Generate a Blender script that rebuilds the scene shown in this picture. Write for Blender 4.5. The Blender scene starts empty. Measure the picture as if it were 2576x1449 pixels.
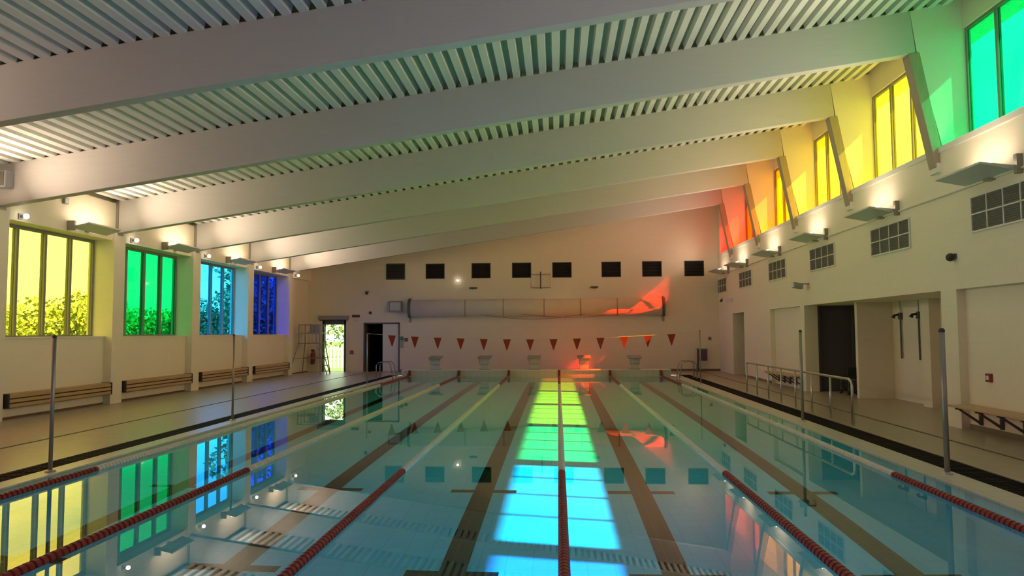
import bpy, math, random
from mathutils import Vector, Matrix
random.seed(7)
S = bpy.context.scene
COL = S.collection

# ------------------------------------------------------------------ camera
cam_d = bpy.data.cameras.new('camera')
cam = bpy.data.objects.new('camera', cam_d); COL.objects.link(cam)
F_PX = 1834.0
cam_d.sensor_fit = 'HORIZONTAL'; cam_d.sensor_width = 36.0
cam_d.lens = 36.0 * F_PX / 2576.0
cam_d.clip_start = 0.05; cam_d.clip_end = 500
yaw, pitch, roll = math.atan(115 / F_PX), math.atan(111.5 / F_PX), math.radians(0.3)
fw = Vector((-math.sin(yaw) * math.cos(pitch), math.cos(yaw) * math.cos(pitch), math.sin(pitch)))
r0 = fw.cross(Vector((0, 0, 1))).normalized(); u0 = r0.cross(fw)
rr = r0 * math.cos(roll) - u0 * math.sin(roll); uu = u0 * math.cos(roll) + r0 * math.sin(roll)
m = Matrix((rr, uu, -fw)).transposed().to_4x4(); m.translation = Vector((0, 0, 1.73))
cam.matrix_world = m
S.camera = cam

# ------------------------------------------------------------------ exposure, world, sun, lamps
S.view_settings.view_transform = 'Standard'; S.view_settings.look = 'None'
S.view_settings.gamma = 1.0; S.view_settings.use_curve_mapping = False
S.view_settings.exposure = 0.42
SKY = 11.5; SUN = 62.0; UPL = 40.0; UPR = 40.0; SUN_DIR = Vector((-1.0, 0.185, -0.905))
S.cycles.use_denoising = True
S.cycles.max_bounces = 10; S.cycles.diffuse_bounces = 5; S.cycles.glossy_bounces = 4
S.cycles.transparent_max_bounces = 12; S.cycles.sample_clamp_indirect = 8.0

w = bpy.data.worlds.new('sky'); S.world = w; w.use_nodes = True
nt = w.node_tree; nt.nodes.clear()
out = nt.nodes.new('ShaderNodeOutputWorld'); bg = nt.nodes.new('ShaderNodeBackground')
tc = nt.nodes.new('ShaderNodeTexCoord'); mp = nt.nodes.new('ShaderNodeMapping'); mp.inputs['Scale'].default_value = (1, 1, 2.6)
nz = nt.nodes.new('ShaderNodeTexNoise'); nz.inputs['Scale'].default_value = 3.2; nz.inputs['Detail'].default_value = 6
rp = nt.nodes.new('ShaderNodeValToRGB')
rp.color_ramp.elements[0].position = 0.42; rp.color_ramp.elements[0].color = (0.42, 0.60, 0.86, 1)
rp.color_ramp.elements[1].position = 0.60; rp.color_ramp.elements[1].color = (1.0, 1.0, 1.0, 1)
nt.links.new(tc.outputs['Generated'], mp.inputs['Vector']); nt.links.new(mp.outputs['Vector'], nz.inputs['Vector'])
nt.links.new(nz.outputs['Fac'], rp.inputs['Fac']); nt.links.new(rp.outputs['Color'], bg.inputs['Color'])
bg.inputs['Strength'].default_value = SKY
nt.links.new(bg.outputs['Background'], out.inputs['Surface'])

sd = bpy.data.lights.new('sun', 'SUN'); sd.energy = SUN; sd.angle = math.radians(0.6); sd.color = (1.0, 0.96, 0.88)
sd.cycles.is_caustics_light = True
so = bpy.data.objects.new('sun', sd); COL.objects.link(so); so.location = (40, -5, 40)
so.rotation_euler = SUN_DIR.to_track_quat('-Z', 'Y').to_euler()

# ------------------------------------------------------------------ materials
def mat(name, col, rough=0.6, metal=0.0, noise=0.0, nscale=8.0, bump=None, spec=0.5, col2=None, stretch=(1, 1, 1)):
    M = bpy.data.materials.new(name); M.use_nodes = True
    n = M.node_tree.nodes; l = M.node_tree.links; b = n['Principled BSDF']
    b.inputs['Base Color'].default_value = (*col, 1); b.inputs['Roughness'].default_value = rough
    b.inputs['Metallic'].default_value = metal; b.inputs['Specular IOR Level'].default_value = spec
    if noise or bump:
        g = n.new('ShaderNodeNewGeometry'); mpn = n.new('ShaderNodeMapping'); mpn.inputs['Scale'].default_value = stretch
        l.new(g.outputs['Position'], mpn.inputs['Vector'])
        t = n.new('ShaderNodeTexNoise'); t.inputs['Scale'].default_value = nscale; t.inputs['Detail'].default_value = 4
        l.new(mpn.outputs['Vector'], t.inputs['Vector'])
        if noise:
            mx = n.new('ShaderNodeMix'); mx.data_type = 'RGBA'
            c2 = col2 or tuple(c * (1 - noise) for c in col)
            mx.inputs[6].default_value = (*col, 1); mx.inputs[7].default_value = (*c2, 1)
            l.new(t.outputs['Fac'], mx.inputs[0]); l.new(mx.outputs[2], b.inputs['Base Color'])
        if bump:
            bp = n.new('ShaderNodeBump'); bp.inputs['Strength'].default_value = bump; bp.inputs['Distance'].default_value = 0.01
            l.new(t.outputs['Fac'], bp.inputs['Height']); l.new(bp.outputs['Normal'], b.inputs['Normal'])
    return M

def brick_mat(name, col, joint, bw, bh, mortar, rough, swap, bump=0.25, vary=0.04):
    """painted blockwork or tiles: swap picks which world axes carry the bond"""
    M = bpy.data.materials.new(name); M.use_nodes = True
    n = M.node_tree.nodes; l = M.node_tree.links; b = n['Principled BSDF']
    g = n.new('ShaderNodeNewGeometry'); sp = n.new('ShaderNodeSeparateXYZ'); cb = n.new('ShaderNodeCombineXYZ')
    l.new(g.outputs['Position'], sp.inputs[0])
    if swap == 'wall':
        ad = n.new('ShaderNodeMath'); ad.operation = 'ADD'
        l.new(sp.outputs['X'], ad.inputs[0]); l.new(sp.outputs['Y'], ad.inputs[1])
        l.new(ad.outputs[0], cb.inputs['X']); l.new(sp.outputs['Z'], cb.inputs['Y'])
    else:
        l.new(sp.outputs['X'], cb.inputs['X']); l.new(sp.outputs['Y'], cb.inputs['Y'])
    t = n.new('ShaderNodeTexBrick'); t.inputs['Scale'].default_value = 1.0
    t.inputs['Brick Width'].default_value = bw; t.inputs['Row Height'].default_value = bh
    t.inputs['Mortar Size'].default_value = mortar; t.inputs['Mortar Smooth'].default_value = 0.3
    if swap != 'wall': t.offset = 0.0
    t.inputs['Color1'].default_value = (*col, 1); t.inputs['Color2'].default_value = (*[c * (1 - vary) for c in col], 1)
    t.inputs['Mortar'].default_value = (*joint, 1)
    l.new(cb.outputs[0], t.inputs['Vector']); l.new(t.outputs['Color'], b.inputs['Base Color'])
    bp = n.new('ShaderNodeBump'); bp.inputs['Strength'].default_value = bump; bp.inputs['Distance'].default_value = 0.004; bp.invert = True
    l.new(t.outputs['Fac'], bp.inputs['Height']); l.new(bp.outputs['Normal'], b.inputs['Normal'])
    b.inputs['Roughness'].default_value = rough
    return M

def film(name, col):
    M = bpy.data.materials.new(name); M.use_nodes = True
    n = M.node_tree.nodes; l = M.node_tree.links; n.clear()
    o = n.new('ShaderNodeOutputMaterial'); t = n.new('ShaderNodeBsdfTransparent'); t.inputs[0].default_value = (*col, 1)
    g = n.new('ShaderNodeBsdfGlossy'); g.inputs['Roughness'].default_value = 0.03; g.inputs['Color'].default_value = (1, 1, 1, 1)
    mx = n.new('ShaderNodeMixShader'); mx.inputs[0].default_value = 0.04
    l.new(t.outputs[0], mx.inputs[1]); l.new(g.outputs[0], mx.inputs[2]); l.new(mx.outputs[0], o.inputs[0])
    return M

def emis(name, col, st):
    M = bpy.data.materials.new(name); M.use_nodes = True
    n = M.node_tree.nodes; b = n['Principled BSDF']
    b.inputs['Base Color'].default_value = (*col, 1)
    b.inputs['Emission Color'].default_value = (*col, 1); b.inputs['Emission Strength'].default_value = st
    return M

WALL = brick_mat('painted_blockwork', (0.80, 0.71, 0.55), (0.765, 0.678, 0.525), 0.44, 0.215, 0.006, 0.62, 'wall', 0.12, 0.015)
WHITE = mat('white_paint', (0.76, 0.72, 0.64), 0.55, noise=0.05, nscale=2.0)
BEAM = mat('painted_glulam', (0.56, 0.535, 0.50), 0.55, noise=0.10, nscale=5.0, stretch=(0.4, 1, 6), bump=0.08)
POSTM = mat('tan_timber', (0.40, 0.33, 0.23), 0.5, noise=0.25, nscale=5, stretch=(3, 3, .6))
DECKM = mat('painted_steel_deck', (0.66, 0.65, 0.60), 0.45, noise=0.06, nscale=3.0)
DECKD = mat('deck_trough_shade', (0.34, 0.32, 0.29), 0.7)  # darker deck colour, shade of the recesses between ribs painted in
FLOORM = brick_mat('deck_tiles', (0.42, 0.35, 0.25), (0.30, 0.25, 0.18), 0.15, 0.15, 0.006, 0.32, 'floor', 0.15, 0.10)
EDGE = brick_mat('edge_tiles', (0.62, 0.58, 0.48), (0.45, 0.42, 0.35), 0.25, 0.25, 0.006, 0.3, 'floor', 0.15, 0.05)
GRATE = mat('black_grating', (0.010, 0.009, 0.008), 0.75, noise=0.3, nscale=40, spec=0.15)
POOLT = brick_mat('pool_tiles', (0.27, 0.72, 0.80), (0.22, 0.63, 0.72), 0.25, 0.25, 0.008, 0.35, 'floor', 0.1, 0.05)
LINE = brick_mat('black_tiles', (0.012, 0.010, 0.010), (0.045, 0.038, 0.032), 0.125, 0.25, 0.008, 0.35, 'floor', 0.1, 0.25)
STEEL = mat('brushed_steel', (0.55, 0.54, 0.50), 0.32, 0.9)
GALV = mat('grey_tube', (0.33, 0.31, 0.27), 0.4, 0.6)
DARK = mat('dark_plastic', (0.03, 0.027, 0.026), 0.5)
VOID = mat('unlit_tone', (0.02, 0.019, 0.02), 0.9)  # near-black base colour puts the darkness of unlit spaces into the surface
DKDOOR = mat('dark_grey_door', (0.085, 0.08, 0.085), 0.6)
LOUV = mat('grey_louvre', (0.16, 0.155, 0.12), 0.55, noise=0.35, nscale=30)
FRAME = mat('dark_grey_frame', (0.10, 0.095, 0.085), 0.5)
WFRAME = mat('window_frame_grey', (0.22, 0.205, 0.18), 0.5)
RED = mat('red_float', (0.24, 0.014, 0.014), 0.42)
REDF = mat('red_flag', (0.30, 0.012, 0.010), 0.6)
REDD = mat('red_box', (0.28, 0.03, 0.02), 0.5)
CREAM = mat('cream_float', (0.66, 0.63, 0.55), 0.45)
WOOD = mat('brown_slat', (0.56, 0.37, 0.17), 0.5, noise=0.35, nscale=4, stretch=(3, 0.3, 3))
CASE = mat('casing_gap_shade', (0.07, 0.045, 0.025), 0.6)  # dark brown that paints in the shade of the gaps between slats
WOOD2 = mat('brown_casing', (0.30, 0.19, 0.09), 0.5, noise=0.2, nscale=4)
SEAT = mat('bench_seat', (0.58, 0.38, 0.22), 0.5, noise=0.25, nscale=5, stretch=(2, 0.4, 2))
COVER = mat('pool_cover_sheet', (0.78, 0.66, 0.47), 0.55, noise=0.12, nscale=3, bump=0.15)
TRAY = mat('uplighter_tray', (0.58, 0.58, 0.54), 0.45)
VENTM = mat('vent_blade', (0.018, 0.016, 0.016), 0.7)
GREYP = mat('grey_plastic', (0.30, 0.29, 0.30), 0.5)
PURP = mat('dark_mauve_plastic', (0.10, 0.06, 0.10), 0.5)
BULB = emis('lamp_glass', (1.0, 0.90, 0.74), 9.0)
GRASS = mat('lawn_grass', (0.16, 0.28, 0.06), 0.9, noise=0.5, nscale=3.0)
LEAF = mat('leaf_green', (0.30, 0.38, 0.12), 0.7, noise=0.6, nscale=1.6)
LEAF2 = mat('leaf_dark', (0.12, 0.18, 0.08), 0.7, noise=0.6, nscale=1.6)
BARK = mat('bark', (0.12, 0.08, 0.05), 0.9, noise=0.4, nscale=6)
FENCE = mat('white_fence', (0.85, 0.83, 0.78), 0.6)
CLEAR = film('grey_glass', (0.46, 0.48, 0.38))

def water_mat():
    M = bpy.data.materials.new('pool_water'); M.use_nodes = True
    n = M.node_tree.nodes; l = M.node_tree.links; n.clear()
    o = n.new('ShaderNodeOutputMaterial'); t = n.new('ShaderNodeBsdfRefraction'); t.inputs['Color'].default_value = (0.72, 0.95, 0.98, 1)
    t.inputs['IOR'].default_value = 1.333; t.inputs['Roughness'].default_value = 0.0
    g = n.new('ShaderNodeBsdfGlossy'); g.inputs['Roughness'].default_value = 0.0; g.inputs['Color'].default_value = (1, 1, 1, 1)
    fr = n.new('ShaderNodeFresnel'); fr.inputs['IOR'].default_value = 1.333
    mx = n.new('ShaderNodeMixShader')
    l.new(fr.outputs[0], mx.inputs[0]); l.new(t.outputs[0], mx.inputs[1]); l.new(g.outputs[0], mx.inputs[2])
    l.new(mx.outputs[0], o.inputs[0])
    return M
WATER = water_mat()

# ------------------------------------------------------------------ mesh helpers
class MB:
    def __init__(s): s.v = []; s.f = []
    def add(s, vs, fs):
        b = len(s.v); s.v += [tuple(x) for x in vs]; s.f += [tuple(i + b for i in f) for f in fs]; return s
    def box(s, x0, x1, y0, y1, z0, z1):
        return s.add([(x0, y0, z0), (x1, y0, z0), (x1, y1, z0), (x0, y1, z0), (x0, y0, z1), (x1, y0, z1), (x1, y1, z1), (x0, y1, z1)],
                     [(0, 3, 2, 1), (4, 5, 6, 7), (0, 1, 5, 4), (1, 2, 6, 5), (2, 3, 7, 6), (3, 0, 4, 7)])
    def prism(s, pts, axis, a, b):
        """polygon pts (two coords, the axes left over in xyz order) swept along axis from a to b"""
        def mk(p, t):
            return {'x': (t, p[0], p[1]), 'y': (p[0], t, p[1]), 'z': (p[0], p[1], t)}[axis]
        n = len(pts)
        vs = [mk(p, a) for p in pts] + [mk(p, b) for p in pts]
        fs = [tuple(range(n))[::-1], tuple(range(n, 2 * n))] + [(i, (i + 1) % n, n + (i + 1) % n, n + i) for i in range(n)]
        return s.add(vs, fs)
    def tube(s, path, r, n=8, caps=True):
        path = [Vector(p) for p in path]; rings = []
        for i, p in enumerate(path):
            d = (path[min(i + 1, len(path) - 1)] - path[max(i - 1, 0)]).normalized()
            a = Vector((0, 0, 1)) if abs(d.z) < 0.9 else Vector((1, 0, 0))
            e1 = d.cross(a).normalized(); e2 = d.cross(e1)
            rad = r[i] if isinstance(r, (list, tuple)) else r
            rings.append([p + e1 * rad * math.cos(2 * math.pi * k / n) + e2 * rad * math.sin(2 * math.pi * k / n) for k in range(n)])
        vs = [v for R in rings for v in R]; fs = []
        for i in range(len(rings) - 1):
            for k in range(n):
                fs.append((i * n + k, i * n + (k + 1) % n, (i + 1) * n + (k + 1) % n, (i + 1) * n + k))
        if caps: fs += [tuple(range(n))[::-1], tuple(range((len(rings) - 1) * n, len(rings) * n))]
        return s.add(vs, fs)
    def ball(s, c, r, seg=10, rings=6, sz=1.0):
        vs = []; fs = []
        for i in range(rings + 1):
            th = math.pi * i / rings
            for k in range(seg):
                ph = 2 * math.pi * k / seg
                vs.append((c[0] + r * math.sin(th) * math.cos(ph), c[1] + r * math.sin(th) * math.sin(ph), c[2] + r * sz * math.cos(th)))
        for i in range(rings):
            for k in range(seg):
                fs.append((i * seg + k, i * seg + (k + 1) % seg, (i + 1) * seg + (k + 1) % seg, (i + 1) * seg + k))
        return s.add(vs, fs)
    def mesh(s, name, m):
        me = bpy.data.meshes.new(name); me.from_pydata(s.v, [], s.f); me.validate(); me.update()
        import bmesh
        bm = bmesh.new(); bm.from_mesh(me); bmesh.ops.recalc_face_normals(bm, faces=bm.faces); bm.to_mesh(me); bm.free()
        me.materials.append(m); return me
    def build(s, name, m, parent=None, smooth=False, bevel=0.0):
        me = s.mesh(name, m)
        if smooth:
            for p in me.polygons: p.use_smooth = len(p.vertices) == 4
        o = bpy.data.objects.new(name, me); COL.objects.link(o)
        if parent: o.parent = parent; o.matrix_parent_inverse = Matrix.Translation(-parent.location)
        if bevel:
            b = o.modifiers.new('bevel', 'BEVEL'); b.width = bevel; b.segments = 2; b.limit_method = 'ANGLE'
        return o

def tag(o, label=None, cat=None, group=None, kind=None):
    if label: o['label'] = label
    if cat: o['category'] = cat
    if group: o['group'] = group
    if kind: o['kind'] = kind
    return o
def thing(name, loc, label, cat, group=None):
    o = bpy.data.objects.new(name, None); COL.objects.link(o); o.location = loc; o.empty_display_size = 0.2
    return tag(o, label, cat, group)
def inst(name, me, parent, loc, rot=(0, 0, 0)):
    o = bpy.data.objects.new(name, me); COL.objects.link(o)
    o.parent = parent; o.matrix_parent_inverse = Matrix.Translation(-parent.location); o.location = loc; o.rotation_euler = rot
    return o

# ------------------------------------------------------------------ main dimensions (metres)
BAY = [13.85 + 4.0 * k for k in range(-4, 5)]            # beam lines, -2.15 ... 29.85
YN, YF = -5.0, 32.45                                     # end walls
XL, XR = -11.2, 7.05
SLOPE = 0.145
zb = lambda x: 4.30 + SLOPE * (x + 11.13)                # beam underside
zd = lambda x: zb(x) + 0.81                              # roof deck, underside of ribs
PX0, PX1, PY0, PY1 = -6.30, 4.42, 4.17, 29.20            # pool

# ------------------------------------------------------------------ floor and pool basin
fl = MB()
fl.box(-11.8, -8.545, YN, 32.9, -0.3, 0); fl.box(-8.455, -6.95, YN, 32.9, -0.3, 0)
fl.box(5.25, 6.105, YN, 32.9, -0.3, 0); fl.box(6.195, 12.0, YN, 32.9, -0.3, 0)
fl.box(-6.95, 5.25, YN, 3.4, -0.3, 0); fl.box(-6.95, 5.25, 29.75, 32.9, -0.3, 0)
floor = tag(fl.build('floor', FLOORM), kind='structure')
e = MB(); e.box(-6.57, PX0, 3.75, 29.2, -0.3, 0.0); e.box(PX1, 4.80, 3.75, 29.2, -0.3, 0.0); e.box(PX0, PX1, 3.75, PY0, -0.3, 0.0)
e.build('edge_tiling', EDGE, floor)
for x0, x1 in ((-6.95, -6.57), (4.80, 5.25)):
    g = MB(); g.box(x0, x1, 3.4, 29.75, -0.3, -0.03)
    g.build('channel', VOID, floor)
    g = MB(); n = 300
    for i in range(n):
        y = 3.4 + (29.75 - 3.4) * i / n
        g.box(x0 + .01, x1 - .01, y + .02, y + .068, -0.025, -0.004)
    for t in (0.0, 0.5, 1.0):
        xx = x0 + .01 + (x1 - x0 - .04) * t; g.box(xx, xx + .02, 3.4, 29.75, -0.028, -0.006)
    tag(g.build('drain_grating', GRATE, floor), kind='stuff')
g = MB(); g.box(-6.57, 4.80, 3.4, 3.75, -0.3, -0.005); g.build('channel_cover', GRATE, floor)
for x in (-8.5, 6.15):
    g = MB(); g.box(x - .045, x + .045, YN, 32.9, -0.3, -0.012); g.build('slot_drain', DARK, floor)

ZN, ZFA = -1.25, -1.25                                   # pool bed, shelving up to the far end
zp = lambda y: ZN + (ZFA - ZN) * (y - PY0) / (PY1 - PY0)
bz = MB()
bz.prism([(PY0, ZN - .2), (PY1, ZFA - .2), (PY1, ZFA), (PY0, ZN)], 'x', PX0 - .01, PX1 + .01)
basin = tag(bz.build('floor_pool', POOLT), kind='structure')
g = MB(); g.box(PX0 - .02, PX0 - .001, PY0, PY1, -2.1, -0.05); g.box(PX1 + .001, PX1 + .02, PY0, PY1, -2.1, -0.05); g.box(PX0, PX1, PY0 - .02, PY0, -2.1, -0.05)
g.build('pool_side', POOLT, basin)
for xc in (-5, -3, -1, 1, 3):
    xc += 0.03
    g = MB()
    def strip(x0, x1, y0, y1):
        g.add([(x0, y0, zp(y0) + .004), (x1, y0, zp(y0) + .004), (x1, y1, zp(y1) + .004), (x0, y1, zp(y1) + .004)], [(0, 1, 2, 3)])
    strip(xc - .125, xc + .125, 4.3, 27.3)
    for y in (6.6, 9.45, 27.2): strip(xc - .42, xc - .125, y - .075, y + .075); strip(xc + .125, xc + .42, y - .075, y + .075)
    g.build('lane_line', LINE, basin)
hw = MB(); hw.box(PX0, PX1, PY1, 29.75, -2.1, 0.20); hw.build('end_wall', EDGE, basin)
hw = MB(); hw.box(PX0 - .02, PX1 + .02, PY1 - .03, 29.77, 0.20, 0.235); hw.build('end_coping', WHITE, basin)
wt = MB(); nx, ny = 2, 2
wt.add([(PX0, PY0, -.02), (PX1, PY0, -.02), (PX1, PY1, -.02), (PX0, PY1, -.02)], [(0, 1, 2, 3)])
wob = wt.build('pool_water', WATER, smooth=True); wob.cycles.is_caustics_caster = True
for o_ in [basin] + list(basin.children): o_.cycles.is_caustics_receiver = True
tag(wob, 'still turquoise water filling the swimming pool between the decks', 'water', kind='stuff')

# ------------------------------------------------------------------ ceiling: roof slab, ribs, beams
c = MB()
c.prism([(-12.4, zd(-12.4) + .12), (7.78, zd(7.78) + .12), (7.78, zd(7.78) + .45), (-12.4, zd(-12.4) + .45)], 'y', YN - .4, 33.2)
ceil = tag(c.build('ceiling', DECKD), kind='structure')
c = MB(); c.prism([(7.78, zd(7.6) - .05), (8.85, zd(7.6) - .02), (8.85, zd(7.6) + .3), (7.78, zd(7.6) + .5)], 'y', YN - .4, 33.2)
c.build('eaves', WHITE, ceil)
rib_l = 4.0 - 0.22
def rib_geo(mb, x, y0, y1):
    z = zd(x)
    pts = [(-.062, 0), (.062, 0), (.088, .12), (-.088, .12)]
    mb.prism([(x + a, z + b + SLOPE * a) for a, b in pts], 'y', y0, y1)
r = MB(); r.prism([(a, b + SLOPE * a) for a, b in [(-.062, 0), (.062, 0), (.088, .125), (-.088, .125)]], 'y', -rib_l / 2, rib_l / 2)
rib_me = r.mesh('deck_rib', DECKM)
NR = 74
for bi in range(len(BAY)):
    yc = BAY[bi] + 2.0
    if bi in (2, 3, 4, 5):
        for i in range(NR):
            x = -11.0 + i * 0.25
            inst('deck_rib', rib_me, ceil, (x, yc, zd(x)))
    else:
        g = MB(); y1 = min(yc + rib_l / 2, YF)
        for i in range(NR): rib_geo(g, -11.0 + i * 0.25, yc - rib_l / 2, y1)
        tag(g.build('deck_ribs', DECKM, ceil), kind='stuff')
for y in BAY:
    g = MB(); g.prism([(-11.13, zb(-11.13)), (6.70, zb(6.70)), (6.62, zd(6.62) + .02), (-11.13, zd(-11.13) + .02)], 'y', y - .11, y + .11)
    g.build('beam', BEAM, ceil, bevel=0.012)
    g = MB(); g.box(-11.22, -11.128, y - .12, y + .12, zb(-11.13) - .06, zd(-11.13)); g.build('beam_end_plate', GALV, ceil)

# ------------------------------------------------------------------ left wall
lw = MB()
lw.box(-11.8, -11.33, YN, YF, 0, 1.66)                                   # wall below the sills
for y in BAY: lw.box(-11.8, -11.13, y - .25, y + .22, 0, 4.30)
lw.box(-11.8, -11.20, YN, YF, 4.10, 5.06)
lw.box(-11.8, -11.36, YN, YF, 5.06, 5.4)
lw.box(-11.8, -11.33, 30.07, YF, 1.66, 4.10)
lw.box(-11.8, -11.33, YN, BAY[0], 1.66, 4.10)
wall_left = tag(lw.build('wall_left', WALL), kind='structure')
LEFTC = {0: ('violet', (.16, .03, .26)), 1: ('purple', (.30, .05, .30)), 2: ('red', (.46, .05, .02)), 3: ('orange', (.50, .20, .02)),
         4: ('yellow', (.50, .44, .15)), 5: ('green', (.014, .32, .13)), 6: ('cyan', (.09, .40, .58)), 7: ('blue', (.03, .10, .48))}
RIGHTC = {0: ('violet', (.10, .06, .40)), 1: ('blue', (.05, .25, .46)), 2: ('cyan', (.05, .36, .48)), 3: ('green', (.022, .40, .20)),
          4: ('yellow', (.50, .46, .10)), 5: ('amber', (.54, .42, .07)), 6: ('orange', (.58, .33, .015)), 7: ('scarlet', (.56, .15, .008)), 8: ('red', (.42, .055, .016))}
wn = 0
for k in range(8):
    nm, colr = LEFTC[k]; fm = film('film_' + nm + '_low', colr)
    y0, y1 = BAY[k] + .22, BAY[k + 1] - .25; wn += 1
    W_ = bpy.data.objects.new('window_%d' % wn, None); COL.objects.link(W_); W_.location = (-11.68, (y0 + y1) / 2, 1.66)
    tag(W_, kind='structure')
    g = MB(); xg = -11.68
    g.box(xg - .04, xg + .03, y0, y1, 1.66, 1.72); g.box(xg - .04, xg + .03, y0, y1, 4.03, 4.10)
    g.box(xg - .04, xg + .03, y0, y0 + .06, 1.72, 4.03); g.box(xg - .04, xg + .03, y1 - .06, y1, 1.72, 4.03)
    g.build('window_frame', WFRAME, W_)
    n = 4; ww = (y1 - y0 - .12 + .07) / n
    for i in range(n):
        ya = y0 + .06 + ww * i; yb_ = ya + ww - .07
        g = MB(); g.box(xg - .006, xg + .006, ya, yb_, 1.72, 4.03); g.build('pane', fm, W_)
        if i < n - 1:
            g = MB(); g.box(xg - .06, xg + .05, yb_, yb_ + .07, 1.72, 4.03); g.build('mullion', WFRAME, W_)
    g = MB(); g.box(-11.66, -11.30, y0, y1, 1.655, 1.685); g.build('sill_board', WHITE, W_)

# ------------------------------------------------------------------ right wall
rw = MB()
rw.box(XR, 7.66, YN, YF, 2.45, 5.02)
rw.box(7.20, 7.66, YN, 13.37, 0, 2.45)
rw.box(XR, 7.66, 13.37, 13.90, 0, 2.45)
rw.box(XR, 7.42, 21.40, 21.75, 0, 2.45)
rw.box(7.20, 7.66, 21.75, 24.76, 0, 2.45)
rw.box(XR, 7.66, 24.76, 28.20, 0, 2.45)
rw.box(XR, 7.66, 29.98, YF, 0, 2.45)
rw.box(7.66, 8.8, 13.70, 13.90, 0, 2.45)                                 # alcove side
rw.box(8.54, 8.8, 13.70, 19.35, 0, 2.45)                                 # alcove back
rw.box(7.65, 8.54, 19.22, 19.36, 0, 2.45)                                # nib partition
rw.box(8.44, 10.2, 21.40, 21.75, 0, 2.45)
rw.box(9.9, 10.2, 19.2, 21.6, 0, 2.45); rw.box(8.8, 10.2, 19.22, 19.36, 0, 2.45)
rw.box(7.66, 10.2, 13.7, 21.75, 2.45, 2.60)                              # alcove soffit
rw.box(8.30, 8.54, 16.9, 17.3, 0, 2.45)
rw.box(7.05, 7.76, 32.05, YF, 5.02, 8.1)
rw.box(7.56, 7.76, YN, YF, 7.33, 8.2)                                    # head above the high windows
wall_right = tag(rw.build('wall_right', WALL), kind='structure')
g = MB(); g.box(XR - .03, XR + .02, YN, YF, 4.985, 5.09); g.build('ledge', WHITE, wall_right)
g = MB(); g.tube([(XR - .02, YN, 4.18), (XR - .02, YF, 4.18)], 0.018, 6); g.build('conduit', WHITE, wall_right)
for y in BAY:
    g = MB(); g.prism([(7.13, 5.02), (7.70, 5.02), (7.70, zd(7.7) + .1), (6.62, zd(6.62)), (6.72, zb(6.72))], 'y', y - .11, y + .11)
    g.build('fin', WHITE, wall_right)
    g = MB(); g.prism([(7.14, 4.72), (6.97, 4.72), (6.56, zb(6.56) + .01), (6.76, zb(6.76))], 'y', y - .13, y + .13)
    g.build('raking_post', POSTM, wall_right, bevel=.01)
    g = MB(); g.box(6.98, 7.06, y - .14, y + .14, 4.62, 4.80); g.build('post_bracket', WHITE, wall_right)
for k in range(9):
    nm, colr = RIGHTC[k]; fm = film('film_' + nm + '_high', colr)
    y0 = BAY[k] + .11; y1 = (BAY[k + 1] - .11) if k < 8 else 32.05
    wn += 1
    W_ = bpy.data.objects.new('window_%d' % wn, None); COL.objects.link(W_); W_.location = (7.62, (y0 + y1) / 2, 5.02); tag(W_, kind='structure')
    g = MB(); xg = 7.62
    g.box(xg - .03, xg + .03, y0, y1, 5.02, 5.07); g.box(xg - .03, xg + .03, y0, y1, 7.27, 7.33)
    g.box(xg - .03, xg + .03, y0, y0 + .05, 5.07, 7.27); g.box(xg - .03, xg + .03, y1 - .05, y1, 5.07, 7.27)
    g.build('window_frame', WFRAME, W_)
    n = 4 if k < 8 else 3; ww = (y1 - y0 - .10 + .06) / n
    for i in range(n):
        ya = y0 + .05 + ww * i; yb_ = ya + ww - .06
        g = MB(); g.box(xg - .006, xg + .006, ya, yb_, 5.07, 7.27); g.build('pane', fm, W_)
        if i < n - 1:
            g = MB(); g.box(xg - .04, xg + .04, yb_, yb_ + .06, 5.07, 7.27); g.build('mullion', WFRAME, W_)
# dark doors on the right
def door(n, mb, m): 
    o = bpy.data.objects.new('door_%d' % n, None); COL.objects.link(o); o.location = (0, 0, 0); tag(o, kind='structure'); return o
d2 = door(2, None, None)
g = MB(); g.box(7.42, 8.44, 21.50, 21.56, -.01, 2.45); g.build('door_panel', DKDOOR, d2)
g = MB(); g.box(7.42, 7.47, 21.38, 21.5, 0, 2.45); g.box(8.39, 8.44, 21.38, 21.5, 0, 2.45); g.build('door_frame', DKDOOR, d2)
d3 = door(3, None, None)
g = MB(); g.box(7.50, 7.56, 28.20, 29.98, 0, 2.45); g.build('door_panel', DKDOOR, d3)
g = MB(); g.box(7.46, 7.50, 28.3, 28.36, .95, 1.2); g.build('door_handle', STEEL, d3)

# ------------------------------------------------------------------ far and near walls
fwl = MB()
def colm(x0, x1, z0, z1=None):
    fwl.prism([(x0, z0), (x1, z0), (x1, z1 if z1 else zd(x1) + .2), (x0, z1 if z1 else zd(x0) + .2)], 'y', YF, YF + .3)
colm(-11.9, -10.63, 0); colm(-10.63, -9.55, 2.33); colm(-9.55, -8.75, 0); colm(-8.75, -7.10, 2.20)
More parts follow.
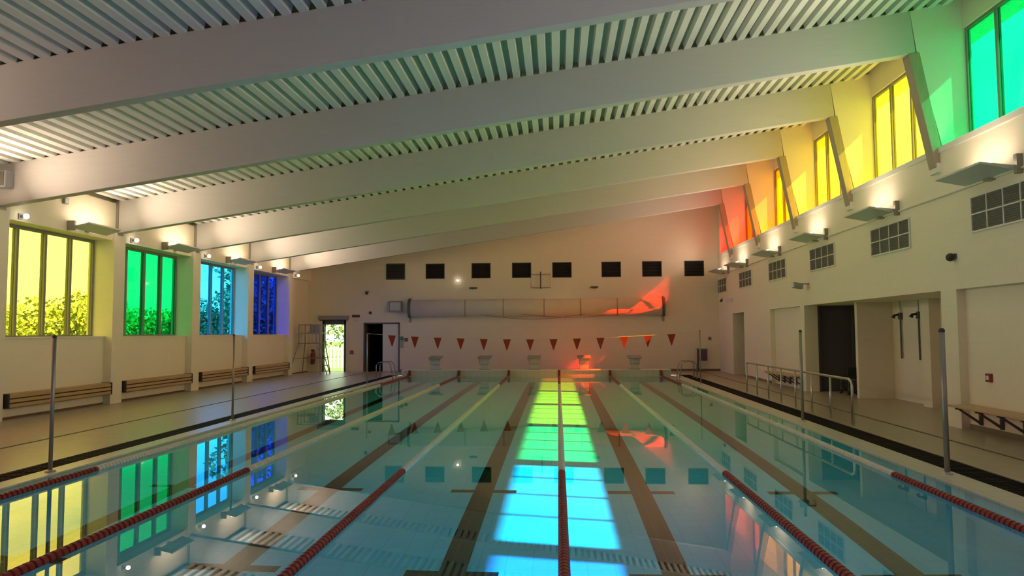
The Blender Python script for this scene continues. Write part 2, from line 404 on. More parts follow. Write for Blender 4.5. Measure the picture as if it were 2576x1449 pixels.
# wall right of the doors, pierced by eight square vents
VX = [-7.73, -5.93, -3.85, -2.03, -0.23, 1.95, 3.74, 5.58]
colm(-7.10, 7.80, 0, 4.15); 
xs = -8.2
fwl2 = [(-7.10, VX[1])] + [(VX[i] + .86, VX[i + 1]) for i in range(1, 7)] + [(VX[7] + .86, 7.8)]
for a, b in fwl2: colm(a, b, 4.15, 4.84)
colm(-7.10, 7.80, 4.84)
wall_far = tag(fwl.build('wall_far', WALL), kind='structure')
g = MB(); g.prism([(-11.9, 0), (9.2, 0), (9.2, 8.4), (-11.9, 5.4)], 'y', YN - .3, YN); tag(g.build('wall_near', WALL), kind='structure')
g = MB(); g.box(-7.10, XR, YF - .02, YF, 0, .10); tag(g.build('baseboard_far', mat('skirting_tile', (.22, .14, .08), .4)), kind='structure')
g = MB(); g.box(-11.33, -11.315, YN, YF, 0, .045); tag(g.build('shadow_gap_left', mat('shadow_gap_tone', (.16, .10, .05), .4)), kind='structure')  # left strip: dark colour painting the shadow gap at the wall foot
g = MB(); g.box(XR - .012, XR, 24.76, 28.2, 0, .09); g.box(7.19, 7.2, YN, 13.37, 0, .09); tag(g.build('baseboard_right', mat('skirting_tile_right', (.20, .16, .09), .4)), kind='structure')
# store room behind the dark doorway
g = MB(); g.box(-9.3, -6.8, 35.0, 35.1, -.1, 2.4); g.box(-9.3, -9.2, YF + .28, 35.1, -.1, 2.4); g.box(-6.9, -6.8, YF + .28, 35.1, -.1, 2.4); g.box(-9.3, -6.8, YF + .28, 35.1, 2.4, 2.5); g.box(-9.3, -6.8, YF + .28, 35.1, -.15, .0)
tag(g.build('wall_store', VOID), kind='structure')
d4 = door(4, None, None)
g = MB(); g.box(-7.88, -7.16, YF + .02, YF + .07, 0.01, 2.14); g.build('door_panel', WHITE, d4)
g = MB(); g.box(-8.75, -8.69, YF - .02, YF + .1, 0, 2.20); g.box(-7.16, -7.10, YF - .02, YF + .1, 0, 2.20); g.box(-8.75, -7.10, YF - .02, YF + .1, 2.14, 2.20); g.build('door_frame', FRAME, d4)
g = MB(); g.box(-8.69, -8.64, YF + .1, YF + .85, 0.01, 2.14); g.build('open_leaf', mat('brown_door', (.09, .045, .025), .5), d4)
d1 = door(1, None, None)
g = MB(); g.box(-10.63, -10.56, YF - .02, YF + .12, 0, 2.33); g.box(-9.64, -9.55, YF - .02, YF + .12, 0, 2.33); g.box(-10.63, -9.55, YF - .02, YF + .12, 2.12, 2.33); g.build('door_frame', FRAME, d1)
g = MB(); g.box(-10.56, -9.64, YF + .05, YF + .062, 0.0, 2.12); g.build('pane', CLEAR, d1)
g = MB(); g.box(-9.54, -9.44, YF - .05, YF - .0, 0, 2.32); g.build('door_edge', WHITE, d1)

# ------------------------------------------------------------------ eight dark vents in the far wall
for i, x in enumerate(VX):
    ordn = ['leftmost', 'second from left', 'third from left', 'fourth from left', 'fourth from right', 'third from right', 'second from right', 'rightmost'][i]
    t = thing('wall_vent', (x + .43, YF, 4.15), 'small dark square vent high in the far wall, %s of eight' % ordn, 'vent', 'dark vents in the far wall')
    z1 = 4.84
    yy = YF if i else YF - .03
    g = MB(); g.box(x - .02 if i else x + .01, x + .88 if i else x + .85, yy + (.10 if i else .012), yy + (.13 if i else .02), 4.13, z1 + .02); g.build('back_panel', VOID, t)
    g = MB(); g.box(x, x + .86, yy - .01, yy + .02, 4.15, 4.18); g.box(x, x + .86, yy - .01, yy + .02, z1 - .03, z1); g.box(x, x + .03, yy - .01, yy + .02, 4.18, z1 - .03); g.box(x + .83, x + .86, yy - .01, yy + .02, 4.18, z1 - .03)
    g.build('vent_frame', FRAME, t)
    for q in range(4):
        zq = 4.24 + q * .145
        g = MB(); g.prism([(yy, zq), (yy + .012, zq), (yy + (.09 if i else .018), zq + .09), (yy + (.078 if i else .006), zq + .09)], 'x', x + .03, x + .83); g.build('louvre', VENTM, t)

# ------------------------------------------------------------------ grilles on the right wall
names = ['nearest, at the right frame edge', 'below the big yellow window', 'below the amber window', 'below the orange window', 'below the scarlet window', 'farthest, beside the far corner']
for i in range(6):
    y0 = 10.98 + 4.0 * i - (.02 * i)
    t = thing('wall_grille', (XR, y0 + .88, 3.4), 'grey eight-panel grille on the right wall, %s' % names[i], 'grille', 'grilles along the right wall')
    g = MB(); g.box(XR - .035, XR - .0, y0 - .03, y0 + 1.79, 3.37, 3.40); g.box(XR - .035, XR, y0 - .03, y0 + 1.79, 3.96, 3.99); g.box(XR - .035, XR, y0 - .03, y0, 3.40, 3.96); g.box(XR - .035, XR, y0 + 1.76, y0 + 1.79, 3.40, 3.96)
    g.box(XR - .035, XR, y0, y0 + 1.76, 3.668, 3.692)
    for q in range(1, 4): g.box(XR - .035, XR, y0 + .44 * q - .012, y0 + .44 * q + .012, 3.40, 3.96)
    g.build('grille_frame', WHITE, t)
    for a in range(4):
        for b in range(2):
            g = MB(); ya = y0 + .44 * a + .014; za = 3.402 + .288 * b
            g.box(XR - .012, XR - .004, ya, ya + .412, za, za + .264)
            for s_ in range(7): g.box(XR - .024, XR - .012, ya, ya + .412, za + .01 + s_ * .037, za + .026 + s_ * .037)
            g.build('grille_panel', LOUV, t)

# ------------------------------------------------------------------ uplighters
def area(name, loc, aim, sx, sy, e, col, spread=180):
    d = bpy.data.lights.new(name, 'AREA'); d.shape = 'RECTANGLE'; d.size = sy; d.size_y = sx; d.energy = e; d.color = col; d.spread = math.radians(spread)
    o = bpy.data.objects.new(name, d); COL.objects.link(o); o.location = loc
    o.rotation_euler = Vector(aim).to_track_quat('-Z', 'Y').to_euler(); return o
WARM = (1.0, 0.78, 0.58); WARMR = (1.0, 0.80, 0.62)
left_names = {4: 'above the yellow left window', 5: 'above the green left window', 6: 'above the cyan left window', 7: 'above the blue left window'}
right_names = {3: 'below the green right-hand window', 4: 'below the big yellow window', 5: 'below the amber window', 6: 'below the orange window', 7: 'below the scarlet window'}
for k in range(8):
    yc = BAY[k] + 2.75
    t = thing('uplighter', (XL, yc, 4.25), 'flat tray uplighter on the left wall, %s' % left_names.get(k, 'out of the frame'), 'light', 'tray uplighters') if k in left_names else None
    if t:
        g = MB(); g.prism([(-11.10, 4.16), (-10.72, 4.28), (-10.72, 4.31), (-11.10, 4.22)], 'y', yc - .62, yc + .62); g.build('tray', TRAY, t)
        g = MB(); g.box(-11.2, -11.02, yc - .70, yc - .64, 4.12, 4.34); g.build('arm', GALV, t)
        g = MB(); g.box(-11.2, -11.10, yc - .06, yc + .06, 4.17, 4.23); g.build('bracket', GALV, t)
        g = MB(); g.tube([(-10.93, yc - .5, 4.30), (-10.93, yc + .5, 4.30)], .018, 8); g.build('lamp_tube', BULB, t)
    area('uplight', (-10.88, yc, 4.44), (1.0, 0, .62), .3, 1.1, UPL, WARM, 122)
    area('wall_wash', (-10.85, yc, 4.34), (-.1, 0, 1), .3, 1.5, UPL * .17, WARM)
for k in range(9):
    yc = BAY[k] + 2.3 if k < 8 else BAY[k] + 1.3
    lab = right_names.get(k, 'farthest, beside the far corner' if k == 8 else None)
    if lab:
        t = thing('uplighter', (XR, yc, 4.2), 'flat tray uplighter on the right wall, %s' % lab, 'light', 'tray uplighters')
        g = MB(); g.prism([(6.98, 4.18), (6.98, 4.25), (6.48, 4.31), (6.48, 4.28)], 'y', yc - .66, yc + .66); g.build('tray', TRAY, t)
        g = MB(); g.box(6.94, XR, yc - .08, yc + .08, 4.14, 4.26); g.build('bracket', GALV, t)
        g = MB(); g.box(6.96, XR, yc - .78, yc - .70, 4.10, 4.40); g.build('arm', GALV, t)
        g = MB(); g.tube([(6.75, yc - .5, 4.33), (6.75, yc + .5, 4.33)], .018, 8); g.build('lamp_tube', BULB, t)
    q_ = .35 if k == 8 else 1.0
    area('uplight', (6.68, yc, 4.46), (-1.0, 0, .62), .3, 1.1, UPR * q_, WARMR, 122)
    area('wall_wash', (6.62, yc, 4.38), (.1, 0, 1), .3, 1.1, UPR * .20 * q_, WARMR)
bulb_names = {4: 'yellow', 5: 'green', 6: 'cyan', 7: 'blue'}
for k in range(4, 9):
    y = BAY[k] + .58
    t = thing('spot_lamp', (XL, y, 4.2), 'small bright bulb lamp on the left wall, ' + ('over the near corner of the %s window' % bulb_names[k] if k < 8 else 'last one, by the far corner'), 'lamp', 'bulb lamps along the left wall')
    g = MB(); g.box(-11.2, -11.17, y - .05, y + .05, 4.14, 4.26); g.tube([(-11.18, y, 4.2), (-11.1, y, 4.2)], .03, 8); g.build('lamp_base', GREYP, t)
    g = MB(); g.ball((-11.05, y, 4.2), .055); g.build('bulb', BULB, t, smooth=True)
t = thing('spot_lamp', (-4.47, YF, 4.06), 'small bright bulb lamp on the far wall between two dark vents', 'lamp')
g = MB(); g.box(-4.52, -4.42, YF - .03, YF, 4.0, 4.12); g.build('lamp_base', GREYP, t)
g = MB(); g.ball((-4.47, YF - .07, 4.06), .05); g.build('bulb', BULB, t, smooth=True)

# ------------------------------------------------------------------ slatted casings low on the left wall
for k in range(4, 8):
    y0, y1 = BAY[k] + .27, BAY[k + 1] - .30
    t = thing('heater_casing', (-11.33, (y0 + y1) / 2, .26), 'long brown slatted casing low on the left wall under the %s window' % bulb_names[k], 'radiator', 'slatted casings along the left wall')
    g = MB(); g.box(-11.33, -11.10, y0 + .03, y1 - .03, .27, .50); g.build('casing', CASE, t)
    for q in range(3):
        g = MB(); g.box(-11.11, -11.065, y0 + .02, y1 - .02, .262 + q * .092, .328 + q * .092); g.build('slat', WOOD, t, bevel=.006)
    g = MB(); g.box(-11.33, -11.09, y0 + .02, y1 - .02, .50, .53); g.build('top_board', WOOD, t)
    for a in (y0, y1 - .03):
        g = MB(); g.box(-11.33, -11.05, a, a + .03, .25, .54); g.build('end_cap', DARK, t)

# ------------------------------------------------------------------ lane ropes
flo = MB(); flo.tube([(0, -.03, 0), (0, -.024, 0), (0, .024, 0), (0, .03, 0)], [.028, .046, .046, .028], 12)
red_me = flo.mesh('red_float', RED)
rope_l = ['leftmost lane rope, alongside the left pool edge', 'second lane rope from the left pool edge', 'third lane rope from the left, crossing the water left of centre',
          'central lane rope running through the coloured sunlight patches', 'fifth lane rope from the left, right of the coloured sunlight', 'rightmost lane rope, alongside the right pool edge']
for i, k in enumerate(range(-3, 3)):
    X = 0.03 + 2.0 * k
    t = thing('lane_rope', (X, PY0, 0), rope_l[i], 'lane rope', 'lane ropes on the pool')
    g = MB(); g.tube([(X, PY0, .02), (X, PY0 + .3, -.01), (X, 28.8, -.01), (X, 29.12, .16), (X, 29.2, .21)], .008, 6); g.build('cable', DARK, t)
    y = PY0 + .25
    while y < 9.17:
        inst('red_float', red_me, t, (X, y, -.012)); y += .075
    g = MB()
    while y < 24.17:
        g.tube([(X, y - .034, -.012), (X, y - .028, -.012), (X, y + .028, -.012), (X, y + .034, -.012)], [.03, .047, .047, .03], 10); y += .075
    tag(g.build('pale_floats', CREAM, t), kind='stuff')
    g = MB()
    while y < 29.15:
        zz = -.012 if y < 28.75 else -.012 + (y - 28.75) / .4 * .2
        g.tube([(X, y - .034, zz), (X, y - .028, zz), (X, y + .028, zz), (X, y + .034, zz)], [.03, .047, .047, .03], 10); y += .075
    for zz in (.05, .12, .18): g.tube([(X - .045, 29.15, zz), (X + .045, 29.15, zz)], .045, 10)
    tag(g.build('far_red_floats', RED, t), kind='stuff')

# ------------------------------------------------------------------ posts and the flag line
def pole(x, y, hgt, label, r=.028):
    t = thing('pool_post', (x, y, 0), label, 'post', 'steel posts beside the pool')
    g = MB(); g.tube([(x, y, 0), (x, y, hgt)], r, 12); g.build('tube', GALV, t, smooth=True)
    g = MB(); g.tube([(x, y, 0), (x, y, .015), (x, y, .03)], [.065, .065, .035], 12); g.build('socket', STEEL, t)
    g = MB(); g.ball((x, y, hgt), r * 1.15, 10, 6); g.build('cap', DARK, t)
pole(-6.42, 8.95, 1.70, 'nearest steel post on the left pool edge', .024)
pole(-6.50, 14.30, 1.70, 'farther steel post on the left pool edge before the cyan window', .022)
pole(4.66, 9.20, 1.72, 'nearest steel post on the right pool edge', .032)
pole(4.66, 14.40, 1.72, 'farther steel post on the right pool edge by the handrail')
pole(-6.45, 24.4, 1.72, 'far left thin post holding the flag line', .02)
pole(4.66, 24.4, 1.74, 'far right thin post holding the flag line', .02)
zc = lambda x: 1.50 + .215 * (abs(x + .9) / 5.6) ** 2
t = thing('flag_line', (-.9, 24.4, 1.5), 'string of red triangular flags hung across the far end of the pool', 'bunting')
g = MB(); g.tube([(x_, 24.4, zc(x_)) for x_ in [-6.42 + 11.05 * q / 24 for q in range(25)]], .007, 6); g.build('cord', CREAM, t)
for q in range(13):
    x = -5.6 + .778 * q; z = zc(x)
    g = MB(); g.prism([(x - .135, z), (x + .135, z), (x + .012, z - .37), (x - .012, z - .37)], 'y', 24.396, 24.404); g.build('flag', REDF, t)

# ------------------------------------------------------------------ starting blocks
bl = ['leftmost starting block', 'second starting block from the left', 'middle starting block', 'second starting block from the right', 'rightmost starting block']
for i, x in enumerate((-4.97, -2.97, -.97, 1.03, 3.03)):
    t = thing('starting_block', (x, 29.5, .235), bl[i] + ' on the raised far pool end', 'starting block', 'starting blocks at the far end')
    g = MB(); g.prism([(29.22, .66), (29.80, .74), (29.80, .79), (29.22, .71)], 'x', x - .27, x + .27); g.build('platform', GREYP, t, bevel=.01)
    g = MB(); g.prism([(29.40, .235), (29.66, .235), (29.66, .715), (29.40, .68)], 'x', x - .17, x + .17); g.build('pedestal', TRAY, t, bevel=.01)
    g = MB(); g.tube([(x - .19, 29.3, .66), (x - .19, 29.3, .46), (x + .19, 29.3, .46), (x + .19, 29.3, .66)], .016, 8); g.build('grip_bar', GALV, t)
    g = MB(); g.box(x - .22, x + .22, 29.36, 29.70, .235, .255); g.build('base_plate', GALV, t)

# ------------------------------------------------------------------ far wall fittings
t = thing('pool_cover_roll', (-1, 32.05, 2.8), 'long pale rolled pool cover held on the far wall above the flags', 'pool cover')
g = MB(); ell = lambda ry, rz: [(32.22 + ry * math.cos(2 * math.pi * q / 24), 2.82 + rz * math.sin(2 * math.pi * q / 24)) for q in range(24)]
g.prism(ell(.20, .38), 'x', -6.55, 4.55); g.build('roll', COVER, t, smooth=True)
for x in (-6.62, 4.62):
    g = MB(); g.prism(ell(.215, .42), 'x', x - .05, x + .05); g.build('end_disc', FRAME, t)
    g = MB(); g.box(x - .05, x + .05, YF - .05, YF, 2.2, 3.3); g.build('bracket', GALV, t)
for x in (-4.1, -2.4, -.6, 1.0, 2.6):
    g = MB(); g.prism(ell(.206, .386), 'x', x - .03, x + .03)
    g.build('strap', mat('strap_tan', (.45, .36, .25), .7), t)
for x0, x1, dp in ((-3.4, 1.2, .22), (-1.6, 2.9, .15)):
    g = MB(); g.tube([(x0 + (x1 - x0) * q / 14, 32.0, 2.52 - dp * math.sin(math.pi * q / 14)) for q in range(15)], .012, 6); g.build('pull_cord', GALV, t)
t = thing('wall_box', (-7.25, YF, 2.67), 'grey box on the far wall left of the rolled pool cover', 'box')
g = MB(); g.box(-7.57, -6.98, YF - .2, YF, 2.67, 3.16); g.build('housing', GREYP, t, bevel=.02)
g = MB(); g.box(-7.5, -7.05, YF - .21, YF - .2, 2.74, 3.09); g.build('lid', TRAY, t)
for x, side in ((-3.78, 'left'), (1.62, 'right')):
    t = thing('smoke_detector', (x, YF, 3.70), 'small flat dark fitting on the far wall over the cover roll, %s one' % side, 'detector')
    g = MB(); g.box(x - .17, x + .17, YF - .10, YF, 3.68, 3.75); g.build('body', FRAME, t, bevel=.01)
    g = MB(); g.tube([(x, YF - .06, 3.68), (x, YF - .06, 3.66)], .04, 10); g.build('sensor', DARK, t)
t = thing('wall_frame', (-.75, YF, 3.68), 'square wire frame with a dark centre rod on the far wall between vents', 'frame')
g = MB(); z0, z1 = 3.70, 4.30; g.tube([(-1.18, YF - .12, z0), (-.33, YF - .12, z0), (-.33, YF - .12, z1), (-1.18, YF - .12, z1), (-1.18, YF - .12, z0)], .014, 6)
for x in (-1.15, -.36): g.tube([(x, YF - .12, z1), (x, YF, z1)], .014, 6)
g.build('wire_frame', WOOD2, t)
g = MB(); g.tube([(-.75, YF - .12, 3.66), (-.75, YF - .12, 4.42)], .025, 8); g.build('rod', DARK, t)
t = thing('dome_camera', (-8.6, YF, 3.5), 'small dark dome camera on the far wall above the dark doorway', 'camera')
g = MB(); g.box(-8.68, -8.52, YF - .06, YF, 3.56, 3.64); g.build('mount', GREYP, t)
g = MB(); g.ball((-8.6, YF - .08, 3.53), .065); g.build('dome', DARK, t, smooth=True)
t = thing('door_header_box', (-10.1, YF, 2.34), 'grey roller box mounted above the glazed garden door', 'box')
g = MB(); g.box(-10.8, -9.42, YF - .18, YF, 2.34, 2.52); g.build('housing', GREYP, t, bevel=.015)
g = MB(); g.tube([(-10.75, YF - .1, 2.34), (-9.47, YF - .1, 2.34)], .04, 10); g.build('roller', FRAME, t)
t = thing('wall_sign', (-9.1, YF, 2.4), 'small dark red sign beside the grey roller box over the garden door', 'sign')
g = MB(); g.box(-9.28, -8.93, YF - .03, YF, 2.44, 2.56); g.build('plate', mat('sign_maroon', (.14, .035, .02), .5), t)
g = MB(); g.box(-9.2, -8.98, YF - .02, YF, 2.24, 2.36); g.build('notice', CREAM, t)
t = thing('junction_box', (-8.45, YF, 2.6), 'tiny brown box on the far wall above the dark doorway', 'box')
g = MB(); g.box(-8.5, -8.38, YF - .06, YF, 2.58, 2.70); g.build('body', WOOD2, t); g = MB(); g.box(-8.48, -8.40, YF - .065, YF - .06, 2.6, 2.68); g.build('grille', DARK, t)
def callpoint(x, y, z, nx, label, s=.11):
    t = thing('call_point', (x, y, z), label, 'alarm')
    if nx:
        g = MB(); g.box(x - .05, x, y - s / 2, y + s / 2, z, z + s); g.build('box', REDD, t, bevel=.008)
        g = MB(); g.box(x - .055, x - .05, y - s * .3, y + s * .3, z + s * .25, z + s * .75); g.build('glass', CREAM, t)
    else:
        g = MB(); g.box(x - s / 2, x + s / 2, y - .05, y, z, z + s); g.build('box', REDD, t, bevel=.008)
        g = MB(); g.box(x - s * .3, x + s * .3, y - .055, y - .05, z + s * .25, z + s * .75); g.build('glass', WOOD2, t)
callpoint(-9.28, YF, .80, False, 'small red call point on the far wall between the two doors', .15)
callpoint(-6.80, YF, 1.35, False, 'small red call point on the far wall right of the white door leaf', .15)
t = thing('notice_plate', (-7.0, YF, 1.3), 'small pale green notice beside the white door leaf', 'sign')
g = MB(); g.box(-7.07, -6.93, YF - .015, YF, 1.05, 1.6); g.build('plate', mat('pale_green', (.38, .44, .30), .5), t)
g = MB(); g.box(-7.06, -6.94, YF - .02, YF - .015, 1.4, 1.55); g.build('symbol', mat('green_mark', (.06, .2, .09), .5), t)
t = thing('fire_extinguisher', (-11.08, YF, .3), 'dark red fire extinguisher on the far wall behind the lifeguard tower', 'extinguisher')
g = MB(); g.tube([(-11.05, YF - .1, .34), (-11.05, YF - .1, .78), (-11.05, YF - .1, .86), (-11.05, YF - .1, .93)], [.09, .09, .06, .03], 12); g.build('cylinder', REDD, t, smooth=True)
g = MB(); g.box(-11.12, -10.98, YF - .12, YF - .06, .93, 1.0); g.build('valve', DARK, t)
g = MB(); g.tube([(-10.98, YF - .1, .95), (-10.93, YF - .1, .7), (-10.96, YF - .1, .42)], .012, 6); g.build('hose', DARK, t)
t = thing('rescue_post', (6.25, 32.2, 0), 'slim stand with a dark mauve rescue box near the far right corner', 'stand')
g = MB(); g.tube([(6.05, 32.2, 0), (6.05, 32.2, 1.0)], .04, 10); g.box(5.9, 6.2, 32.1, 32.3, 0, .03); g.build('post', PURP, t)
g = MB(); g.box(6.02, 6.44, 32.12, 32.3, .46, .95); g.build('box', PURP, t, bevel=.03)
g = MB(); g.box(6.0, 6.46, 32.10, 32.32, .95, .99); g.build('lid', GREYP, t)
callpoint(6.62, YF, 1.36, False, 'small dark box on the far wall near the right corner', .12)

# lifeguard tower
t = thing('lifeguard_tower', (-10.6, 31, 0), 'tall tubular lifeguard tower with guard rails in front of the garden door', 'tower')
xs0, xs1, zt = -11.1, -10.2, 1.32
for (xa, ya, xb, yb) in ((-11.42, 30.45, xs0, 30.7), (-11.3, 31.75, xs0, 31.5), (-10.05, 31.75, xs1, 31.5), (-9.98, 30.2, xs1, 30.7)):
    g = MB(); g.tube([(xa, ya, 0.0), (xb, yb, zt), (xb, yb, 2.1)], .022, 8); g.build('leg', GALV, t)
g = MB(); g.box(xs0 - .03, xs1 + .03, 30.66, 31.54, zt - .04, zt); g.build('platform', WOOD2, t)
for z in (2.1, 1.74):
    g = MB(); g.tube([(xs1, 30.7, z), (xs0, 30.7, z), (xs0, 31.5, z), (xs1, 31.5, z), (xs1, 30.7, z)], .018, 8); g.build('guard_rail', GALV, t)
for q in range(5):
    xq = xs0 + .15 + q * .15
    g = MB(); g.tube([(xq, 30.7, zt), (xq, 30.7, 2.1)], .009, 6); g.build('baluster', GALV, t)
for yy in (30.28, 30.72):
    g = MB(); g.tube([(-9.72, yy, 0.0), (xs1 + .02, yy, zt), (xs1 + .02, yy, 2.1)], .02, 8); g.build('ladder_rail', GALV, t)
for q in range(5):
    f_ = (q + .6) / 5.6; xq = -9.72 + (xs1 + .02 + 9.72) * f_; zq = zt * f_
    g = MB(); g.box(xq - .06, xq + .06, 30.28, 30.72, zq - .012, zq + .012); g.build('tread', GALV, t)
g = MB(); g.box(-10.85, -10.45, 31.0, 31.4, zt + .42, zt + .46); g.box(-10.85, -10.45, 31.38, 31.42, zt + .46, zt + .8); g.build('seat', GREYP, t)
g = MB(); g.tube([(-11.24, 30.6, .66), (-10.0, 30.45, .66)], .015, 6); g.tube([(-11.24, 31.62, .66), (-10.1, 31.62, .66)], .015, 6); g.build('brace', GALV, t)

# pool steps handrails at the far corners
for x, s_, lab in ((-6.42, -1, 'left'), (4.62, 1, 'right')):
    t = thing('grab_rail', (x, 27.8, 0), 'small bent steel grab rails at the far %s corner of the pool' % lab, 'handrail')
    for yy in (27.5, 28.1):
        g = MB(); g.tube([(x + s_ * .5, yy, 0), (x + s_ * .5, yy, .5), (x + s_ * .38, yy, .62), (x + s_ * .05, yy, .62), (x - s_ * .06, yy, .5), (x - s_ * .16, yy, -.1)], .02, 8); g.build('rail', GALV, t, smooth=True)
        g = MB(); g.tube([(x + s_ * .5, yy, 0), (x + s_ * .5, yy, .02)], .05, 10); g.build('flange', STEEL, t)

# ------------------------------------------------------------------ railing on the right deck
t = thing('deck_railing', (5.32, 17.4, 0), 'long steel handrail with eight uprights on the right-hand poolside', 'railing')
ys = [13.70 + 1.06 * q for q in range(8)]
g = MB(); g.tube([(5.32, ys[-1], .84), (5.32, ys[0] + .12, .84), (5.32, ys[0] + .03, .81), (5.32, ys[0], .72), (5.32, ys[0], 0)], .024, 10); g.build('top_rail', STEEL, t, smooth=True)
for q in range(1, 8):
    g = MB(); g.tube([(5.32, ys[q], 0), (5.32, ys[q], .83)], .02, 10); g.build('upright', STEEL, t, smooth=True)
for q in range(8):
    g = MB(); g.tube([(5.32, ys[q], 0), (5.32, ys[q], .015)], .05, 10); g.build('flange', STEEL, t)

# ------------------------------------------------------------------ wall benches on the right
def bench(y0, y1, zt, nb, label):
    t = thing('wall_bench', (7.2, (y0 + y1) / 2, zt), label, 'bench')
    for q in range(3):
        g = MB(); xa = 6.74 + .155 * q; g.box(xa, xa + .135, y0, y1, zt - .035, zt); g.build('seat_slat', SEAT, t, bevel=.006)
    for q in range(nb):
        y = y0 + .25 + (y1 - y0 - .5) * q / (nb - 1)
        g = MB(); g.box(7.15, 7.20, y - .025, y + .025, zt - .33, zt - .035); g.box(6.76, 7.16, y - .02, y + .02, zt - .065, zt - .035)
        g.prism([(6.80, zt - .065), (6.85, zt - .065), (7.16, zt - .27), (7.16, zt - .32)], 'y', y - .018, y + .018); g.build('bracket', FRAME, t)
bench(9.2, 13.25, .44, 7, 'wooden wall bench on dark brackets at the right edge of the picture')
bench(21.85, 24.6, .42, 5, 'wooden wall bench on dark brackets behind the deck railing')

# ------------------------------------------------------------------ showers, wheelchair, small fittings on the right
for y, lab in ((18.72, 'left one of two'), (17.80, 'right one of two')):
    t = thing('wall_shower', (8.54, y, 1.0), 'dark wall shower with riser pipe in the alcove, %s' % lab, 'shower', 'showers in the alcove')
    g = MB(); g.tube([(8.50, y, 1.03), (8.50, y, 2.02)], .022, 8); g.build('riser_pipe', FRAME, t)
    g = MB(); g.tube([(8.50, y, 2.15), (8.50, y, 2.45)], .012, 8); g.build('supply_pipe', GALV, t)
    g = MB(); g.box(8.46, 8.54, y - .05, y + .05, 2.0, 2.17); g.build('mixer', FRAME, t, bevel=.01)
    g = MB(); g.tube([(8.47, y, 2.12), (8.36, y, 2.10), (8.33, y, 2.04)], [.025, .03, .05], 10); g.build('shower_head', DARK, t)
t = thing('wheelchair', (8.0, 20.4, 0), 'dark poolside wheelchair half hidden behind the alcove partition', 'wheelchair')
g = MB(); g.box(7.78, 8.2, 20.2, 20.65, .42, .47); g.build('seat', DARK, t, bevel=.01)
g = MB(); g.box(7.92, 8.24, 20.63, 20.68, .47, .72); g.build('backrest', DARK, t, bevel=.01)
for y in (20.16, 20.70):
    g = MB(); g.tube([(8.05 + .25 * math.cos(a), y, .27 + .25 * math.sin(a)) for a in [2 * math.pi * q / 16 for q in range(17)]], .022, 6); g.build('wheel', DARK, t)
    g = MB(); g.tube([(7.75, y, .07), (7.75, y, .42), (8.2, y, .42), (8.25, y, .72)], .016, 6); g.build('side_frame', GALV, t)
    g = MB(); g.tube([(7.72, y, .07), (7.78, y, .07)], .06, 8); g.build('caster', DARK, t)
callpoint(7.20, 12.72, .86, True, 'small dark red call point on the right wall above the near bench', .14)
t = thing('wall_camera', (XR, 13.37, 3.0), 'small black dome camera on the right wall above the alcove corner', 'camera')
g = MB(); g.box(XR - .04, XR, 13.30, 13.44, 3.0, 3.08); g.build('mount', FRAME, t)
g = MB(); g.ball((XR - .08, 13.37, 3.02), .075); g.build('dome', DARK, t, smooth=True)
t = thing('floodlight', (XR, 21.0, 2.9), 'small white floodlight on the right wall above the alcove', 'light')
g = MB(); g.tube([(XR, 20.9, 3.05), (XR - .25, 20.95, 3.05)], .02, 8); g.build('arm', GREYP, t)
g = MB(); g.prism([(XR - .42, 2.95), (XR - .18, 2.90), (XR - .18, 3.06), (XR - .42, 3.10)], 'y', 20.86, 21.12); g.build('lamp_head', GREYP, t, bevel=.01)
g = MB(); g.box(XR - .435, XR - .42, 20.9, 21.08, 2.96, 3.08); g.build('lens', CREAM, t)
t = thing('wall_sensor', (XR, 31.8, 3.0), 'tiny dark sensor on the right wall just above the far door', 'sensor')
g = MB(); g.box(XR - .06, XR, 31.7, 31.85, 3.0, 3.12); g.build('body', FRAME, t); g = MB(); g.ball((XR - .07, 31.78, 3.02), .04, 8, 5); g.build('eye', DARK, t)
t = thing('door_plate', (XR, 30.6, 2.9), 'small pale plaque on the right wall above the far dark doorway', 'sign')
g = MB(); g.box(XR - .02, XR, 29.9, 30.9, 2.92, 3.06); g.build('plate', TRAY, t)
t = thing('loudspeaker', (-10.9, 13.6, 4.6), 'grey loudspeaker box fixed to the beam end at the left frame edge', 'speaker')
g = MB(); g.box(-11.05, -10.80, 13.50, 13.735, 4.63, 4.97); g.build('cabinet', GREYP, t, bevel=.02)
g = MB(); g.box(-11.02, -10.83, 13.49, 13.50, 4.66, 4.94); g.build('grille', LOUV, t)
t = thing('junction_box', (-11.2, 15.8, 4.72), 'tiny grey junction box on the left wall below the roof beam', 'box')
g = MB(); g.box(-11.2, -11.14, 15.72, 15.86, 4.70, 4.84); g.build('body', GREYP, t); g = MB(); g.box(-11.135, -11.14, 15.74, 15.84, 4.72, 4.82); g.build('lid', TRAY, t)

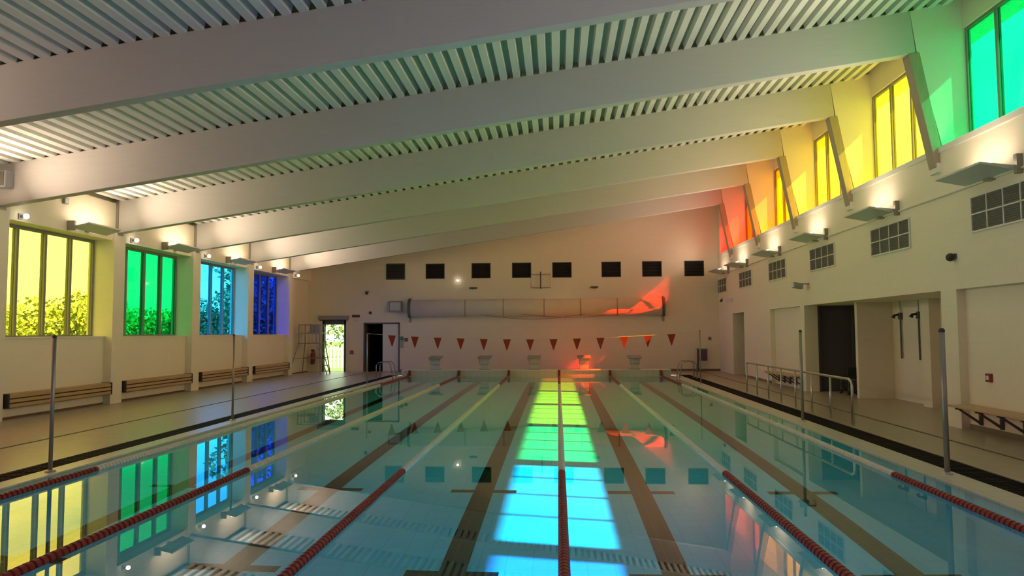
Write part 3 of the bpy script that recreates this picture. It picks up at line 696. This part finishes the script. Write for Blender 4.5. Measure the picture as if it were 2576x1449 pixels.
# ------------------------------------------------------------------ outside: lawn, fence, trees
g = MB(); g.box(-120, -11.8, -40, 160, -.5, -.12); g.box(-11.8, 60, 32.75, 160, -.5, -.12); g.box(10.2, 60, -40, 32.75, -.5, -.12); g.box(-11.8, 10.2, -40, YN - .3, -.5, -.12)
tag(g.build('ground', GRASS), kind='structure')
t = thing('garden_fence', (-11.5, 38, 0), 'white picket fence in the garden seen through the glazed door', 'fence')
for z in (.35, .85):
    g = MB(); g.box(-15, -7, 38.0, 38.05, z, z + .09); g.build('rail', FENCE, t)
pk = MB(); pk.prism([(-.05, -.12), (.05, -.12), (.05, .98), (0, 1.05), (-.05, .98)], 'y', -.015, .015); pkm = pk.mesh('picket', FENCE)
for q in range(40): inst('picket', pkm, t, (-15 + q * .2, 37.98, 0))
def tree(x, y, hgt, rad, leaf, label, low=0.3):
    t = thing('garden_tree', (x, y, -.12), label, 'tree', 'trees beyond the left windows')
    g = MB(); g.tube([(x, y, -.12), (x + .05, y, hgt * .4), (x, y + .1, hgt * .75)], [.16, .11, .05], 8); g.build('trunk', BARK, t)
    g = MB(); n = 2600
    lobes = [(random.uniform(-.5, .5) * rad, random.uniform(-.5, .5) * rad, random.uniform(low + .12, .85) * hgt, random.uniform(.38, .62) * rad) for _ in range(9)]
    for _ in range(n):
        lx, ly, lz, lr = random.choice(lobes)
        d = Vector((random.gauss(0, 1), random.gauss(0, 1), random.gauss(0, 1))).normalized() * lr * random.uniform(.7, 1.05)
        p = Vector((x + lx + d.x, y + ly + d.y, max(low * .3, lz + d.z * .9)))
        a = Vector((random.gauss(0, 1), random.gauss(0, 1), random.gauss(0, 1))).normalized(); b = a.orthogonal().normalized(); s_ = random.uniform(.09, .2)
        g.add([p - a * s_, p + b * s_ * .6, p + a * s_, p - b * s_ * .6], [(0, 1, 2, 3)])
    me = bpy.data.meshes.new('foliage'); me.from_pydata(g.v, [], g.f); me.materials.append(leaf)
    o = bpy.data.objects.new('foliage', me); COL.objects.link(o); o.parent = t; o.matrix_parent_inverse = Matrix.Translation(-t.location); tag(o, kind='stuff')
tree(-33.5, 44, 3.6, 3.2, LEAF, 'low bushy tree seen through the left pane of the yellow window', .1)
tree(-30.0, 46, 4.2, 3.2, LEAF, 'low bushy tree seen through the right panes of the yellow window', .1)
tree(-38.0, 44, 4.0, 3.4, LEAF, 'low bushy tree at the left edge behind the yellow window', .1)
tree(-29.5, 52, 3.6, 3.0, LEAF, 'low tree seen through the left pane of the green window', .1)
tree(-26.0, 52, 3.2, 2.8, LEAF, 'low tree seen through the right pane of the green window', .1)
tree(-24.6, 50, 4.0, 2.8, LEAF2, 'tall tree seen through the left pane of the cyan window', .1)
tree(-21.8, 50, 4.9, 2.8, LEAF2, 'tall tree seen through the right pane of the cyan window', .1)
tree(-19.6, 46, 8.0, 2.6, LEAF2, 'dark tall tree seen through the left pane of the blue window', .05)
tree(-17.4, 44, 8.0, 2.6, LEAF2, 'dark tall tree seen through the right pane of the blue window', .05)
tree(-15.5, 55, 5.5, 3.2, LEAF, 'pale green tree beyond the picket fence behind the glazed door', .1)
